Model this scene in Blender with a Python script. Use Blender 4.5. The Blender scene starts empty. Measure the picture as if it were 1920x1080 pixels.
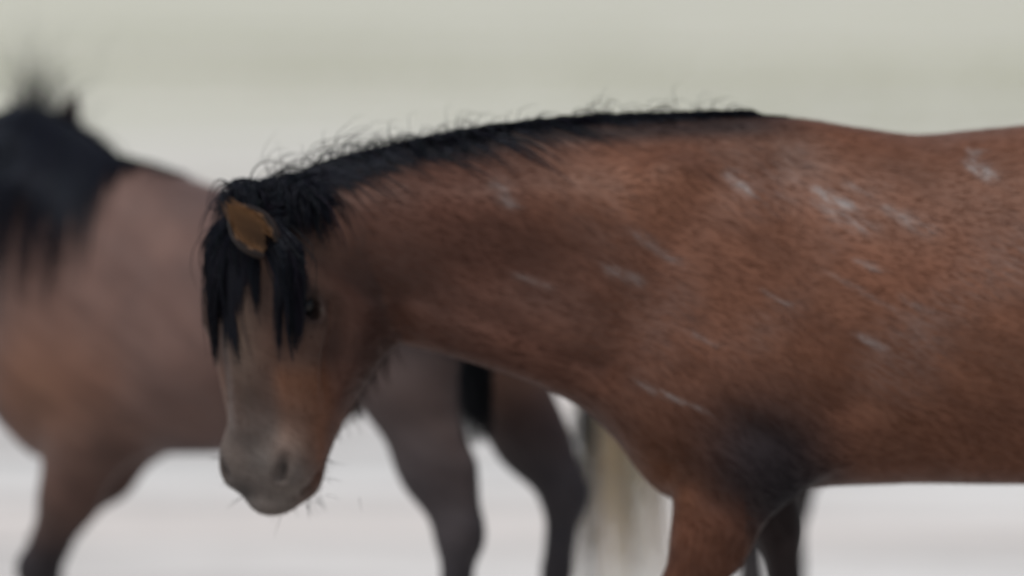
import bpy, math, random
import numpy as np
from mathutils import Vector, noise as mnoise
random.seed(7); rng = np.random.default_rng(7)
R = math.radians
scene = bpy.context.scene
col = scene.collection

# ------------------------------------------------------------------ camera, sky, sun, exposure
cam_d = bpy.data.cameras.new('camera'); cam = bpy.data.objects.new('camera', cam_d); col.objects.link(cam)
cam.location = (0.0, -12.0, 1.9)
aim = Vector((0.0, 0.0, 1.12)) - cam.location
cam.rotation_euler = aim.to_track_quat('-Z', 'Y').to_euler()
cam_d.sensor_width = 36.0; cam_d.lens = 225.5; cam_d.clip_start = 0.5; cam_d.clip_end = 6000
cam_d.dof.use_dof = True; cam_d.dof.focus_distance = 11.12; cam_d.dof.aperture_fstop = 1.4
scene.camera = cam

SUN_EL, SUN_AZ = R(66), R(215)          # azimuth measured from +Y towards +X
w = bpy.data.worlds.new('World'); scene.world = w; w.use_nodes = True
nt = w.node_tree; nt.nodes.clear()
sky = nt.nodes.new('ShaderNodeTexSky'); sky.sky_type = 'NISHITA'; sky.sun_disc = False
sky.sun_elevation = SUN_EL; sky.sun_rotation = SUN_AZ; sky.dust_density = 1.0; sky.air_density = 1.0; sky.ozone_density = 1.0
hsv = nt.nodes.new('ShaderNodeHueSaturation'); hsv.inputs['Saturation'].default_value = 0.45   # thin cloud veil
bg = nt.nodes.new('ShaderNodeBackground'); bg.inputs['Strength'].default_value = 0.08
wo = nt.nodes.new('ShaderNodeOutputWorld')
nt.links.new(sky.outputs[0], hsv.inputs['Color']); nt.links.new(hsv.outputs[0], bg.inputs[0]); nt.links.new(bg.outputs[0], wo.inputs[0])
sd = bpy.data.lights.new('sun', 'SUN'); so = bpy.data.objects.new('sun', sd); col.objects.link(so)
sd.energy = 2.0; sd.angle = R(16); sd.color = (1.0, 0.96, 0.90)
sdir = Vector((math.sin(SUN_AZ)*math.cos(SUN_EL), math.cos(SUN_AZ)*math.cos(SUN_EL), math.sin(SUN_EL)))
so.rotation_euler = (-sdir).to_track_quat('-Z', 'Y').to_euler(); so.location = (0, 0, 30)
vs = scene.view_settings
vs.view_transform = 'Standard'; vs.look = 'None'; vs.gamma = 1.0; vs.exposure = 0.52
try: vs.use_curve_mapping = False
except Exception: pass

# ------------------------------------------------------------------ materials
def mat(name):
    m = bpy.data.materials.new(name); m.use_nodes = True
    t = m.node_tree; b = t.nodes['Principled BSDF']
    return m, t, b
def N(t, typ, **kw):
    n = t.nodes.new(typ)
    for k, v in kw.items(): setattr(n, k, v)
    return n
def ramp(t, pts):
    r = t.nodes.new('ShaderNodeValToRGB'); e = r.color_ramp.elements
    e[0].position, e[0].color = pts[0][0], (*pts[0][1], 1)
    e[1].position, e[1].color = pts[-1][0], (*pts[-1][1], 1)
    for p, c in pts[1:-1]:
        x = e.new(p); x.color = (*c, 1)
    return r
def mapped_noise(t, scale, sc=4.0, detail=4.0, rot=(0,0,0), loc=(0,0,0), rough=0.55):
    tc = N(t, 'ShaderNodeTexCoord'); mp = N(t, 'ShaderNodeMapping'); n = N(t, 'ShaderNodeTexNoise')
    mp.inputs['Scale'].default_value = scale; mp.inputs['Rotation'].default_value = rot; mp.inputs['Location'].default_value = loc
    n.inputs['Scale'].default_value = sc; n.inputs['Detail'].default_value = detail; n.inputs['Roughness'].default_value = rough
    src = tc.outputs['Object']
    if any(rot):
        m0 = N(t, 'ShaderNodeMapping'); m0.inputs['Rotation'].default_value = rot; mp.inputs['Rotation'].default_value = (0,0,0)
        t.links.new(src, m0.inputs[0]); src = m0.outputs[0]
    t.links.new(src, mp.inputs[0]); t.links.new(mp.outputs[0], n.inputs['Vector'])
    return n
def mixc(t, a, b, f, blend='MIX'):
    m = N(t, 'ShaderNodeMix', data_type='RGBA', blend_type=blend)
    for v, s in ((a, 'A'), (b, 'B')):
        s = [i for i in m.inputs if i.name == s and i.type == 'RGBA'][0]
        if isinstance(v, tuple): s.default_value = (*v, 1)
        else: t.links.new(v, s)
    if isinstance(f, float): m.inputs['Factor'].default_value = f
    else: t.links.new(f, m.inputs['Factor'])
    return [o for o in m.outputs if o.type == 'RGBA'][0]

def coat_material():
    m, t, b = mat('horse_coat')
    at = N(t, 'ShaderNodeAttribute', attribute_name='coat')
    # lie of the hair: streaks that run back and down along the body
    s1 = mapped_noise(t, (1.0, 1.0, 4.0), 6.0, 4.0, (0, R(-28), 0))
    s2 = mapped_noise(t, (1.0, 1.0, 9.0), 20.0, 4.0, (0, R(-24), 0))
    s3 = mapped_noise(t, (1, 1, 1.6), 3.0, 3.0, (0, R(-30), 0))
    r1 = ramp(t, [(0.30, (0.84, 0.82, 0.82)), (0.72, (1.14, 1.16, 1.17))]); t.links.new(s1.outputs[0], r1.inputs[0])
    r2 = ramp(t, [(0.25, (0.90, 0.90, 0.90)), (0.75, (1.09, 1.09, 1.09))]); t.links.new(s2.outputs[0], r2.inputs[0])
    r3 = ramp(t, [(0.32, (0.80, 0.84, 0.88)), (0.68, (1.20, 1.14, 1.10))]); t.links.new(s3.outputs[0], r3.inputs[0])
    c = mixc(t, at.outputs['Color'], r1.outputs[0], 1.0, 'MULTIPLY')
    c = mixc(t, c, r2.outputs[0], 1.0, 'MULTIPLY')
    c = mixc(t, c, r3.outputs[0], 1.0, 'MULTIPLY')
    du = N(t, 'ShaderNodeAttribute', attribute_name='dust')
    s4 = mapped_noise(t, (1.0, 1.0, 5.0), 26.0, 5.0, (0, R(-32), 0), (3,1,2), 0.7)
    r4 = ramp(t, [(0.40, (0, 0, 0)), (0.62, (1, 1, 1))]); t.links.new(s4.outputs[0], r4.inputs[0])
    dm = N(t, 'ShaderNodeMath', operation='MULTIPLY'); t.links.new(du.outputs['Fac'], dm.inputs[0]); t.links.new(r4.outputs[0], dm.inputs[1])
    c = mixc(t, c, (0.27, 0.255, 0.25), dm.outputs[0])
    t.links.new(c, b.inputs['Base Color'])
    b.inputs['Roughness'].default_value = 0.55
    b.inputs['Specular IOR Level'].default_value = 0.16
    b.inputs['Sheen Weight'].default_value = 0.02; b.inputs['Sheen Roughness'].default_value = 0.45
    b.inputs['Sheen Tint'].default_value = (0.75, 0.72, 0.75, 1)
    bp = N(t, 'ShaderNodeBump'); bp.inputs['Strength'].default_value = 0.25; bp.inputs['Distance'].default_value = 0.004
    t.links.new(s2.outputs[0], bp.inputs['Height']); t.links.new(bp.outputs[0], b.inputs['Normal'])
    return m
COAT = coat_material()

def hair_material():
    m, t, b = mat('horse_hair')
    at = N(t, 'ShaderNodeAttribute', attribute_name='tint')
    t.links.new(at.outputs['Color'], b.inputs['Base Color'])
    tl = N(t, 'ShaderNodeBsdfTranslucent'); mx = N(t, 'ShaderNodeMixShader'); mx.inputs[0].default_value = 0.35; out = t.nodes['Material Output']
    t.links.new(at.outputs['Color'], tl.inputs['Color']); t.links.new(b.outputs[0], mx.inputs[1]); t.links.new(tl.outputs[0], mx.inputs[2]); t.links.new(mx.outputs[0], out.inputs['Surface'])
    b.inputs['Roughness'].default_value = 0.38; b.inputs['Specular IOR Level'].default_value = 0.22
    b.inputs['Specular Tint'].default_value = (0.7, 0.8, 1.0, 1)
    return m
HAIR = hair_material()
PALE = HAIR.copy(); PALE.name = 'pale_tail_hair'; PALE.node_tree.nodes['Mix Shader'].inputs[0].default_value = 0.55
FUR = HAIR.copy(); FUR.name = 'short_coat_hair'
FUR.node_tree.nodes['Principled BSDF'].inputs['Specular IOR Level'].default_value = 0.06; FUR.node_tree.nodes['Principled BSDF'].inputs['Roughness'].default_value = 0.6; FUR.node_tree.nodes['Mix Shader'].inputs[0].default_value = 0.12

def simple(name, c, rough, spec=0.5, nscale=40.0, var=0.25):
    m, t, b = mat(name)
    n = mapped_noise(t, (1, 1, 1), nscale, 4.0)
    lo = tuple(x*(1-var) for x in c); hi = tuple(x*(1+var) for x in c)
    r = ramp(t, [(0.3, lo), (0.7, hi)]); t.links.new(n.outputs[0], r.inputs[0]); t.links.new(r.outputs[0], b.inputs['Base Color'])
    b.inputs['Roughness'].default_value = rough; b.inputs['Specular IOR Level'].default_value = spec
    return m
EYE = simple('wet_dark_eye', (0.008, 0.006, 0.005), 0.25, 0.25)
HOOF = simple('horn_hoof', (0.045, 0.040, 0.036), 0.5)
GRASS = simple('dry_grass_blades', (0.36, 0.36, 0.24), 0.8, 0.2, 0.9, 0.3)

# ------------------------------------------------------------------ ground
def ground_material():
    m, t, b = mat('pale_playa_ground')
    sand = mapped_noise(t, (0.16, 0.9, 1), 2.2, 6.0, (0,0,R(2)))
    fine = mapped_noise(t, (1, 2.0, 1), 6.0, 6.0)
    veg = mapped_noise(t, (0.05, 0.34, 1), 1.3, 3.0, (0,0,R(3)), loc=(3.1, 1.7, 0))
    pink = mapped_noise(t, (0.03, 0.3, 1), 1.1, 4.0, (0,0,R(3)), loc=(7.3, 4.2, 0))
    base = ramp(t, [(0.34, (0.30, 0.296, 0.292)), (0.48, (0.52, 0.514, 0.506)), (0.62, (0.62, 0.614, 0.605))])
    t.links.new(sand.outputs[0], base.inputs[0])
    rf = ramp(t, [(0.3, (0.90, 0.90, 0.90)), (0.7, (1.06, 1.06, 1.06))]); t.links.new(fine.outputs[0], rf.inputs[0])
    c = mixc(t, base.outputs[0], rf.outputs[0], 1.0, 'MULTIPLY')
    rp = ramp(t, [(0.44, (0, 0, 0)), (0.60, (0.75, 0.75, 0.75))]); t.links.new(pink.outputs[0], rp.inputs[0])
    c = mixc(t, c, (0.52, 0.465, 0.435), rp.outputs[0])
    # thin grass cover further out, from about 36 m beyond the camera
    tc = N(t, 'ShaderNodeTexCoord'); sx = N(t, 'ShaderNodeSeparateXYZ'); t.links.new(tc.outputs['Object'], sx.inputs[0])
    mr = N(t, 'ShaderNodeMapRange'); mr.inputs[1].default_value = 22.0; mr.inputs[2].default_value = 38.0
    t.links.new(sx.outputs['Y'], mr.inputs[0])
    rv = ramp(t, [(0.41, (0, 0, 0)), (0.54, (1, 1, 1))]); t.links.new(veg.outputs[0], rv.inputs[0])
    mu = N(t, 'ShaderNodeMath', operation='MULTIPLY'); t.links.new(rv.outputs[0], mu.inputs[0]); t.links.new(mr.outputs[0], mu.inputs[1])
    c = mixc(t, c, (0.43, 0.435, 0.345), mu.outputs[0])
    t.links.new(c, b.inputs['Base Color'])
    b.inputs['Roughness'].default_value = 0.95; b.inputs['Specular IOR Level'].default_value = 0.15
    bp = N(t, 'ShaderNodeBump'); bp.inputs['Strength'].default_value = 0.5; bp.inputs['Distance'].default_value = 0.02
    t.links.new(fine.outputs[0], bp.inputs['Height']); t.links.new(bp.outputs[0], b.inputs['Normal'])
    return m

def ground_z(x, y):
    a = math.exp(-((max(0, abs(y-20)-25))/20)**2) * math.exp(-((max(0, abs(x)-15))/15)**2)
    n = mnoise.noise(Vector((x*0.22, y*0.25, 0.3)))*0.03 + mnoise.noise(Vector((x*0.9, y*0.9, 5.3)))*0.008
    k = 0.0 if (-1.5 < y < 4 and abs(x) < 3.5) else min(1.0, max(0.0, max(abs(y-1.25)-2.75, abs(x)-3.5)/3))
    return n*a*k
def build_ground():
    def axis(lims):
        out = []
        for a, b_, s in lims: out += list(np.arange(a, b_, s))
        return out + [lims[-1][1]]
    xs = axis([(-2500, -200, 460), (-200, -20, 20), (-20, 20, 0.5), (20, 200, 20), (200, 2500, 460)])
    ys = axis([(-400, -20, 95), (-20, -4, 2), (-4, 62, 0.5), (62, 200, 14), (200, 3000, 400)])
    v = [(x, y, ground_z(x, y)) for y in ys for x in xs]
    nx = len(xs)
    f = [(j*nx+i, j*nx+i+1, (j+1)*nx+i+1, (j+1)*nx+i) for j in range(len(ys)-1) for i in range(nx-1)]
    me = bpy.data.meshes.new('ground'); me.from_pydata(v, [], f); me.polygons.foreach_set('use_smooth', [True]*len(f))
    o = bpy.data.objects.new('ground', me); col.objects.link(o); me.materials.append(ground_material()); o['kind'] = 'structure'
build_ground()

def raw_mesh(name, V, F, m, parent=None):
    me = bpy.data.meshes.new(name); V = np.asarray(V, np.float32); F = np.asarray(F, np.int32)
    k = F.shape[1]
    me.vertices.add(len(V)); me.vertices.foreach_set('co', V.ravel())
    me.loops.add(F.size); me.loops.foreach_set('vertex_index', F.ravel())
    me.polygons.add(len(F)); me.polygons.foreach_set('loop_start', np.arange(0, F.size, k, dtype=np.int32))
    me.polygons.foreach_set('use_smooth', np.ones(len(F), bool))
    me.update(calc_edges=True); me.materials.append(m)
    o = bpy.data.objects.new(name, me); col.objects.link(o)
    if parent: o.parent = parent
    return o
def set_color(o, attr, C):
    me = o.data; a = me.color_attributes.new(attr, 'FLOAT_COLOR', 'POINT')
    c = np.ones((len(me.vertices), 4), np.float32); c[:, :3] = C
    a.data.foreach_set('color', c.ravel())

# grass far out: tufts of bent blades
def build_grass():
    V, F = [], []
    n = 0
    while n < 9000:
        y = rng.uniform(22, 60); x = rng.uniform(-11, 11)
        d = mnoise.noise(Vector((x*0.05, y*0.33, 9.1))) + 0.35*mnoise.noise(Vector((x*0.4, y*0.6, 2.2)))
        if d + (0.0 if y > 29 else -0.35) < 0.05: n += 0.2; continue
        n += 1
        h0 = rng.uniform(0.03, 0.09)
        zb = ground_z(x, y)
        for k in range(8):
            a = rng.uniform(0, 6.283); r = rng.uniform(0, 0.06); h = h0*rng.uniform(0.6, 1.2); l = h*rng.uniform(0.2, 0.8)
            bx, by = x+r*math.cos(a), y+r*math.sin(a); dx, dy = math.cos(a), math.sin(a); wv = 0.004
            i = len(V)
            V += [(bx-dy*wv, by+dx*wv, zb-0.005), (bx+dy*wv, by-dx*wv, zb-0.005), (bx+dx*l, by+dy*l, zb+h)]
            F += [(i, i+1, i+2)]
    o = raw_mesh('dry_grass', V, F, GRASS); o['kind'] = 'stuff'
    o['label'] = 'sparse pale dry grass in bands on the flat ground behind the horses'; o['category'] = 'grass'
build_grass()
# ------------------------------------------------------------------ implicit modelling of one continuous body
class Field:
    def __init__(s, lo, hi, h):
        s.lo = np.array(lo, np.float32); s.h = h
        s.n = np.ceil((np.array(hi)-np.array(lo))/h).astype(int)+1
        s.ax = [s.lo[i]+h*np.arange(s.n[i], dtype=np.float32) for i in range(3)]
        s.F = np.full(s.n, 0.5, np.float32)
    def box(s, lo, hi):
        sl = []
        for i in range(3):
            a = int(np.clip(math.floor((lo[i]-s.lo[i])/s.h), 0, s.n[i])); b = int(np.clip(math.ceil((hi[i]-s.lo[i])/s.h)+1, 0, s.n[i]))
            sl.append(slice(a, b))
        g = [s.ax[i][sl[i]] for i in range(3)]
        return tuple(sl), g[0][:,None,None], g[1][None,:,None], g[2][None,None,:]
    def add(s, sl, d, k):
        a = s.F[sl]; hh = np.maximum(k-np.abs(a-d), 0)/k
        s.F[sl] = np.minimum(a, d)-hh*hh*k*0.25
    def cut(s, sl, d, k):
        a = s.F[sl]; b = -d; hh = np.maximum(k-np.abs(a-b), 0)/k
        s.F[sl] = np.maximum(a, b)+hh*hh*k*0.25
    def ell(s, c, r, k=0.05, axes=None, cut=False):
        m = max(r)+k+0.03
        sl, x, y, z = s.box([c[i]-m for i in range(3)], [c[i]+m for i in range(3)])
        if s.F[sl].size == 0: return
        x, y, z = x-c[0], y-c[1], z-c[2]
        if axes is None: q = (x/r[0], y/r[1], z/r[2]); rr = r
        else:
            q = tuple((x*a[0]+y*a[1]+z*a[2])/r[i] for i, a in enumerate(axes)); rr = r
        k0 = np.sqrt(q[0]**2+q[1]**2+q[2]**2)+1e-6
        k1 = np.sqrt((q[0]/rr[0])**2+(q[1]/rr[1])**2+(q[2]/rr[2])**2)+1e-6
        d = (k0*(k0-1)/k1).astype(np.float32)
        (s.cut if cut else s.add)(sl, d, k)
    def cone(s, a, b, ra, rb, k=0.04, lat=None, sq=1.0, cut=False):
        a = np.array(a, np.float32); b = np.array(b, np.float32); m = max(ra, rb)+k+0.03
        sl, x, y, z = s.box(np.minimum(a, b)-m, np.maximum(a, b)+m)
        if s.F[sl].size == 0: return
        ab = b-a; L2 = float(ab@ab)+1e-9
        px, py, pz = x-a[0], y-a[1], z-a[2]
        t = np.clip((px*ab[0]+py*ab[1]+pz*ab[2])/L2, 0, 1)
        dx, dy, dz = px-t*ab[0], py-t*ab[1], pz-t*ab[2]
        if lat is not None:                      # flattened sideways
            lv = np.array(lat)/np.linalg.norm(lat)
            e = (dx*lv[0]+dy*lv[1]+dz*lv[2])*(1/sq-1)
            dx, dy, dz = dx+e*lv[0], dy+e*lv[1], dz+e*lv[2]
        d = (np.sqrt(dx*dx+dy*dy+dz*dz)-(ra+(rb-ra)*t))*(sq if lat is not None else 1.0)
        (s.cut if cut else s.add)(sl, d.astype(np.float32), k)
    def chain(s, pts, k=0.03, **kw):
        for (a, ra), (b, rb) in zip(pts[:-1], pts[1:]): s.cone(a, b, ra, rb, k, **kw)
    def loft(s, O, U, Vv, W, T, k=0.05, p=2.15, wid=None):
        """T rows: u, front, back, half width, sideways shift. Cross-section lies in V (front/back) and W."""
        T = np.array(T, np.float64); O, U, Vv, W = map(lambda q: np.array(q, float), (O, U, Vv, W))
        C = []
        for r_ in T:
            for f in (r_[1], r_[2]):
                for sg in (-1, 1): C.append(O+U*r_[0]+Vv*f+W*(sg*r_[3]+r_[4]))
        C = np.array(C); m = k+0.05
        sl, x, y, z = s.box(C.min(0)-m, C.max(0)+m)
        x, y, z = x-O[0], y-O[1], z-O[2]
        u = x*U[0]+y*U[1]+z*U[2]; v = x*Vv[0]+y*Vv[1]+z*Vv[2]; ww = x*W[0]+y*W[1]+z*W[2]
        uu = np.linspace(T[0,0], T[-1,0], 400)
        def smooth(c):
            q = np.interp(uu, T[:,0], T[:,c]); kk = np.hanning(27); kk /= kk.sum()
            return np.convolve(np.pad(q, 13, mode='reflect', reflect_type='odd'), kk, 'valid')
        cols = [smooth(c) for c in (1, 2, 3, 4)]
        uc = np.clip(u, T[0,0], T[-1,0]); out = np.abs(u-uc)
        fr, bk, hw, sh = (np.interp(uc, uu, c) for c in cols)
        mid = (fr+bk)/2; hh = np.maximum((fr-bk)/2, 0.01); hw = np.maximum(hw, 0.01)
        a = np.abs(v-mid)/hh
        wf = 1.0
        if wid is not None:                      # narrower towards the front (crest) or the back
            e = np.clip((v-mid)/hh, -1, 1); wf = np.interp(uc, wid[0], wid[1]); wf = 1+wf*e
        b = np.abs(ww-sh)/(hw*wf)
        f = (a**p+b**p)**(1/p)+1e-6
        g = np.sqrt((a/hh)**2+(b/hw)**2)+1e-6
        d = f*(f-1)/g
        d = np.where(out > 0, np.sqrt(np.maximum(d, 0)**2+out**2), d)
        s.add(sl, np.broadcast_to(d, s.F[sl].shape).astype(np.float32), k)
    def sample(s, P):
        q = (np.asarray(P, np.float32)-s.lo)/s.h; q = np.clip(q, 0, s.n-1.001); i = q.astype(int); f = q-i
        r = 0
        for a in (0, 1):
            for b in (0, 1):
                for c in (0, 1):
                    wt = (f[:,0] if a else 1-f[:,0])*(f[:,1] if b else 1-f[:,1])*(f[:,2] if c else 1-f[:,2])
                    r = r+wt*s.F[i[:,0]+a, i[:,1]+b, i[:,2]+c]
        return r
    def grad(s, P):
        e = s.h; P = np.asarray(P, np.float32); g = np.zeros_like(P)
        for i in range(3):
            o = np.zeros(3, np.float32); o[i] = e
            g[:, i] = s.sample(P+o)-s.sample(P-o)
        return g/(np.linalg.norm(g, axis=1, keepdims=True)+1e-9)
    def push(s, P, gap):
        for _ in range(3):
            d = s.sample(P); m = d < gap
            if not m.any(): break
            P[m] += s.grad(P[m])*np.minimum(gap-d[m], 0.06)[:, None]
        return P
    def mesh(s, iters=4):
        F = s.F; S = F < 0
        nx, ny, nz = F.shape
        c = np.zeros((nx-1, ny-1, nz-1), np.uint8)
        for a in (0,1):
            for b in (0,1):
                for d in (0,1): c += S[a:nx-1+a, b:ny-1+b, d:nz-1+d]
        act = np.argwhere((c > 0) & (c < 8))
        idx = -np.ones(c.shape, np.int32); idx[act[:,0], act[:,1], act[:,2]] = np.arange(len(act))
        P = np.zeros((len(act), 3)); W = np.zeros(len(act))
        for ax in range(3):
            o1, o2 = [i for i in range(3) if i != ax]
            for a in (0,1):
                for b in (0,1):
                    p0 = act.copy(); p0[:, o1] += a; p0[:, o2] += b; p1 = p0.copy(); p1[:, ax] += 1
                    f0 = F[p0[:,0],p0[:,1],p0[:,2]]; f1 = F[p1[:,0],p1[:,1],p1[:,2]]
                    m = (f0 < 0) != (f1 < 0); t = f0[m]/(f0[m]-f1[m]); q = p0[m].astype(float); q[:, ax] += t
                    P[m] += q; W[m] += 1
        V = s.lo+s.h*(P/W[:,None])
        Q = []
        for ax in range(3):
            o1, o2 = (ax+1) % 3, (ax+2) % 3
            sa = [slice(None)]*3; sb = [slice(None)]*3; sa[ax] = slice(0, -1); sb[ax] = slice(1, None)
            e = np.argwhere(S[tuple(sa)] != S[tuple(sb)])
            e = e[(e[:,o1] > 0) & (e[:,o2] > 0) & (e[:,o1] < F.shape[o1]-1) & (e[:,o2] < F.shape[o2]-1)]
            def cell(d1, d2):
                q = e.copy(); q[:,o1] -= d1; q[:,o2] -= d2; return idx[q[:,0],q[:,1],q[:,2]]
            qd = np.stack([cell(1,1), cell(0,1), cell(0,0), cell(1,0)], 1)
            fl = ~S[e[:,0],e[:,1],e[:,2]]; qd[fl] = qd[fl][:, ::-1]
            Q.append(qd)
        Q = np.concatenate(Q)
        E = np.concatenate([Q[:,[0,1]], Q[:,[1,2]], Q[:,[2,3]], Q[:,[3,0]]]); E = np.concatenate([E, E[:, ::-1]])
        deg = np.bincount(E[:,0], minlength=len(V))[:,None]
        for it in range(iters):
            for lam in (0.55, -0.5 if it < iters-1 else 0.0):
                if lam == 0: continue
                A = np.stack([np.bincount(E[:,0], weights=V[E[:,1],i], minlength=len(V)) for i in range(3)], 1)/np.maximum(deg, 1)
                V = V+lam*(A-V)
        return V, Q

def vnoise(P, scale, seed):
    r = np.random.default_rng(seed); o = 0
    for k in range(5):
        d = r.normal(size=3); d /= np.linalg.norm(d); ph = r.uniform(0, 6.28); d2 = r.normal(size=3)
        o = o+np.sin(P@d*scale*(1+0.4*k)+ph+1.3*np.sin(P@d2*scale*0.5+ph))
    return o/5

# ------------------------------------------------------------------ horse anatomy (metres, facing -X, withers 1.44 m)
BACK_SECTIONS = [  # X, top, bottom, half width, shift
    (.28,1.437,.735,.200,0),(.34,1.440,.728,.225,0),(.44,1.443,.735,.250,0),(.55,1.438,.748,.270,0),(.65,1.420,.752,.285,0),
    (.76,1.405,.755,.300,0),(.96,1.425,.752,.310,0),(1.12,1.446,.765,.300,0),(1.30,1.462,.80,.285,0),(1.45,1.448,.86,.265,0),
    (1.58,1.400,.92,.225,0),(1.68,1.330,.98,.165,0),(1.75,1.22,1.06,.06,0)]
NECK_LOW = [  # neck carried low along X, as in the foreground horse
    (-.46,1.27,1.12,.045,-.13),(-.40,1.318,1.075,.075,-.11),(-.30,1.362,1.045,.092,-.085),(-.20,1.388,1.028,.10,-.06),(-.10,1.408,1.005,.108,-.04),
    (.04,1.426,.955,.125,-.02),(.15,1.434,.885,.155,-.005),(.22,1.436,.805,.180,0)]
CHEST_CLOSED = [(.12,1.08,.93,.05,0),(.16,1.20,.86,.12,0),(.22,1.34,.785,.17,0)]

def torso(f, secs, sides=(-1, 1), ru=0.0, st=(1.27,.90,.10)):
    f.loft((0,0,0), (1,0,0), (0,0,1), (0,1,0), secs, 0.05, 2.2, wid=([-.4,0,.3,.7,1.3,1.7],[-.38,-.42,-.42,-.18,-.15,-.2]))
    for s in sides:
        f.ell((.37,s*.150,1.08), (.13,.075,.30), .12, axes=[(.94,0,.34),(0,1,0),(-.34,0,.94)])
        f.ell((.31,s*.15,.95), (.12,.085,.13), .09)
        f.ell((.47,s*.19,.935), (.155,.075,.12), .06, axes=[(.9,0,-.42),(0,1,0),(.42,0,.9)])
        f.ell((.33,s*.08,.83), (.085,.08,.085), .06)
        f.ell((1.40+ru,s*.165,1.19), (.26,.125,.22), .09)
        f.ell((1.16,s*.20,1.36-.08), (.09,.08,.09), .09)
        f.cone((1.46+ru,s*.16,1.10), (st[0],s*.195,st[1]), .165, st[2], .07, lat=(0,1,0), sq=.75)
        f.cone((1.62+ru,s*.11,1.18), (1.52+ru*.7,s*.15,.88+(st[1]-.9)), .12, .085, .07, lat=(0,1,0), sq=.85)
        # shallow hollows: behind the elbow, in front of the stifle, above the flank
        f.ell((.64,s*.335,.90), (.05,.05,.14), .06, cut=True)
        f.ell((1.12,s*.345,1.12), (.10,.05,.12), .08, cut=True)

def foreleg(f, j, sc=1.0):
    e, kn, fe, co, ho = j
    f.chain([(e,.098*sc),(tuple(e[i]*.55+kn[i]*.45 for i in range(3)),.056*sc),(kn,.044*sc)], .05)
    f.ell(tuple(e[i]*.72+kn[i]*.28-(.02 if i == 0 else 0) for i in range(3)), (.062*sc,.055*sc,.10*sc), .05)
    f.ell(kn, (.048,.046,.055), .025)
    f.chain([(kn,.041),(tuple(kn[i]*.5+fe[i]*.5 for i in range(3)),.031),(fe,.033)], .02)
    f.ell(fe, (.041,.038,.042), .02); f.chain([(fe,.032),(co,.037)], .02); f.chain([(co,.040),(ho,.046)], .015)
def hindleg(f, j):
    st, hk, fe, co, ho = j
    f.chain([(st,.100),(tuple(st[i]*.55+hk[i]*.45 for i in range(3)),.078),(hk,.046)], .05, lat=(0,1,0), sq=.8)
    f.ell(hk, (.055,.042,.066), .03)
    f.cone((hk[0]+.03,hk[1],hk[2]+.03), (st[0]*.5+hk[0]*.5+.07,hk[1],st[2]*.5+hk[2]*.5), .022, .03, .03)
    f.chain([(hk,.042),(tuple(hk[i]*.5+fe[i]*.5 for i in range(3)),.033),(fe,.036)], .02)
    f.ell(fe, (.043,.040,.043), .02); f.chain([(fe,.034),(co,.038)], .02); f.chain([(co,.041),(ho,.047)], .015)

US = 0.925
HEAD = [  # down the face, front, back, half width, shift
    (0,.02,-.12,.066,0),(.06,.068,-.18,.098,0),(.13,.090,-.235,.108,0),(.20,.092,-.275,.111,0),(.27,.088,-.295,.117,0),(.33,.080,-.270,.110,0),
    (.39,.073,-.215,.099,0),(.45,.068,-.155,.091,0),(.51,.064,-.118,.086,0),(.555,.054,-.104,.080,0),(.585,.026,-.085,.060,0),(.602,-.01,-.06,.03,0)]
HEAD = [(q[0]*US,)+q[1:] for q in HEAD]
class HeadFrame:
    def __init__(s, O, U, V):
        s.O = np.array(O, float); s.U = np.array(U, float)/np.linalg.norm(U)
        v = np.array(V, float); v -= s.U*(v@s.U); s.V = v/np.linalg.norm(v); s.W = np.cross(s.V, s.U)
    def p(s, u, v, w): return s.O+s.U*(u*US)+s.V*v+s.W*w
def head(f, H, fine=True):
    f.loft(H.O, H.U, H.V, H.W, HEAD, .05, 2.25, wid=([0,.2,.35,.5,.6],[0,.12,.12,.12,.1]))
    ax = [H.U, H.V, H.W]
    for s in (-1, 1):
        f.ell(H.p(.24,-.12,s*.075), (.105,.105,.052), .04, axes=ax)            # jowl
        f.ell(H.p(.185,.044,s*.090), (.048,.030,.026), .04, axes=ax)           # brow
        f.cone(H.p(.235,.02,s*.108), H.p(.38,.0,s*.074), .020, .012, .06)      # facial crest
        f.ell(H.p(.518,.026,s*.060), (.046,.036,.030), .04, axes=ax)          # nostril wing
        if fine:
            f.ell(H.p(.205,.030,s*.117), (.026,.022,.022), .012, axes=ax, cut=True)
            f.cone(H.p(.500,.060,s*.084), H.p(.545,.054,s*.064), .009, .013, .010, cut=True)
            f.cone(H.p(.572,-.005,s*.062), H.p(.53,-.06,s*.080), .006, .005, .012, cut=True)   # mouth line
            f.ell(H.p(.30,-.04,s*.122), (.09,.03,.03), .03, axes=ax, cut=True) # hollow of the cheek
            f.ell(H.p(.235,.052,s*.106), (.016,.012,.012), .012, axes=ax)      # lower lid
            f.ell(H.p(.178,.040,s*.111), (.012,.020,.014), .012, axes=ax)      # upper lid
    f.ell(H.p(.562,-.062,0), (.035,.045,.045), .03, axes=ax)                   # chin
    f.ell(H.p(.588,.0,0), (.034,.040,.048), .03, axes=ax)                    # upper lip
    f.cone(H.p(.10,.083,0), H.p(.44,.055,0), .026, .024, .04)                  # bridge of the nose

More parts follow.
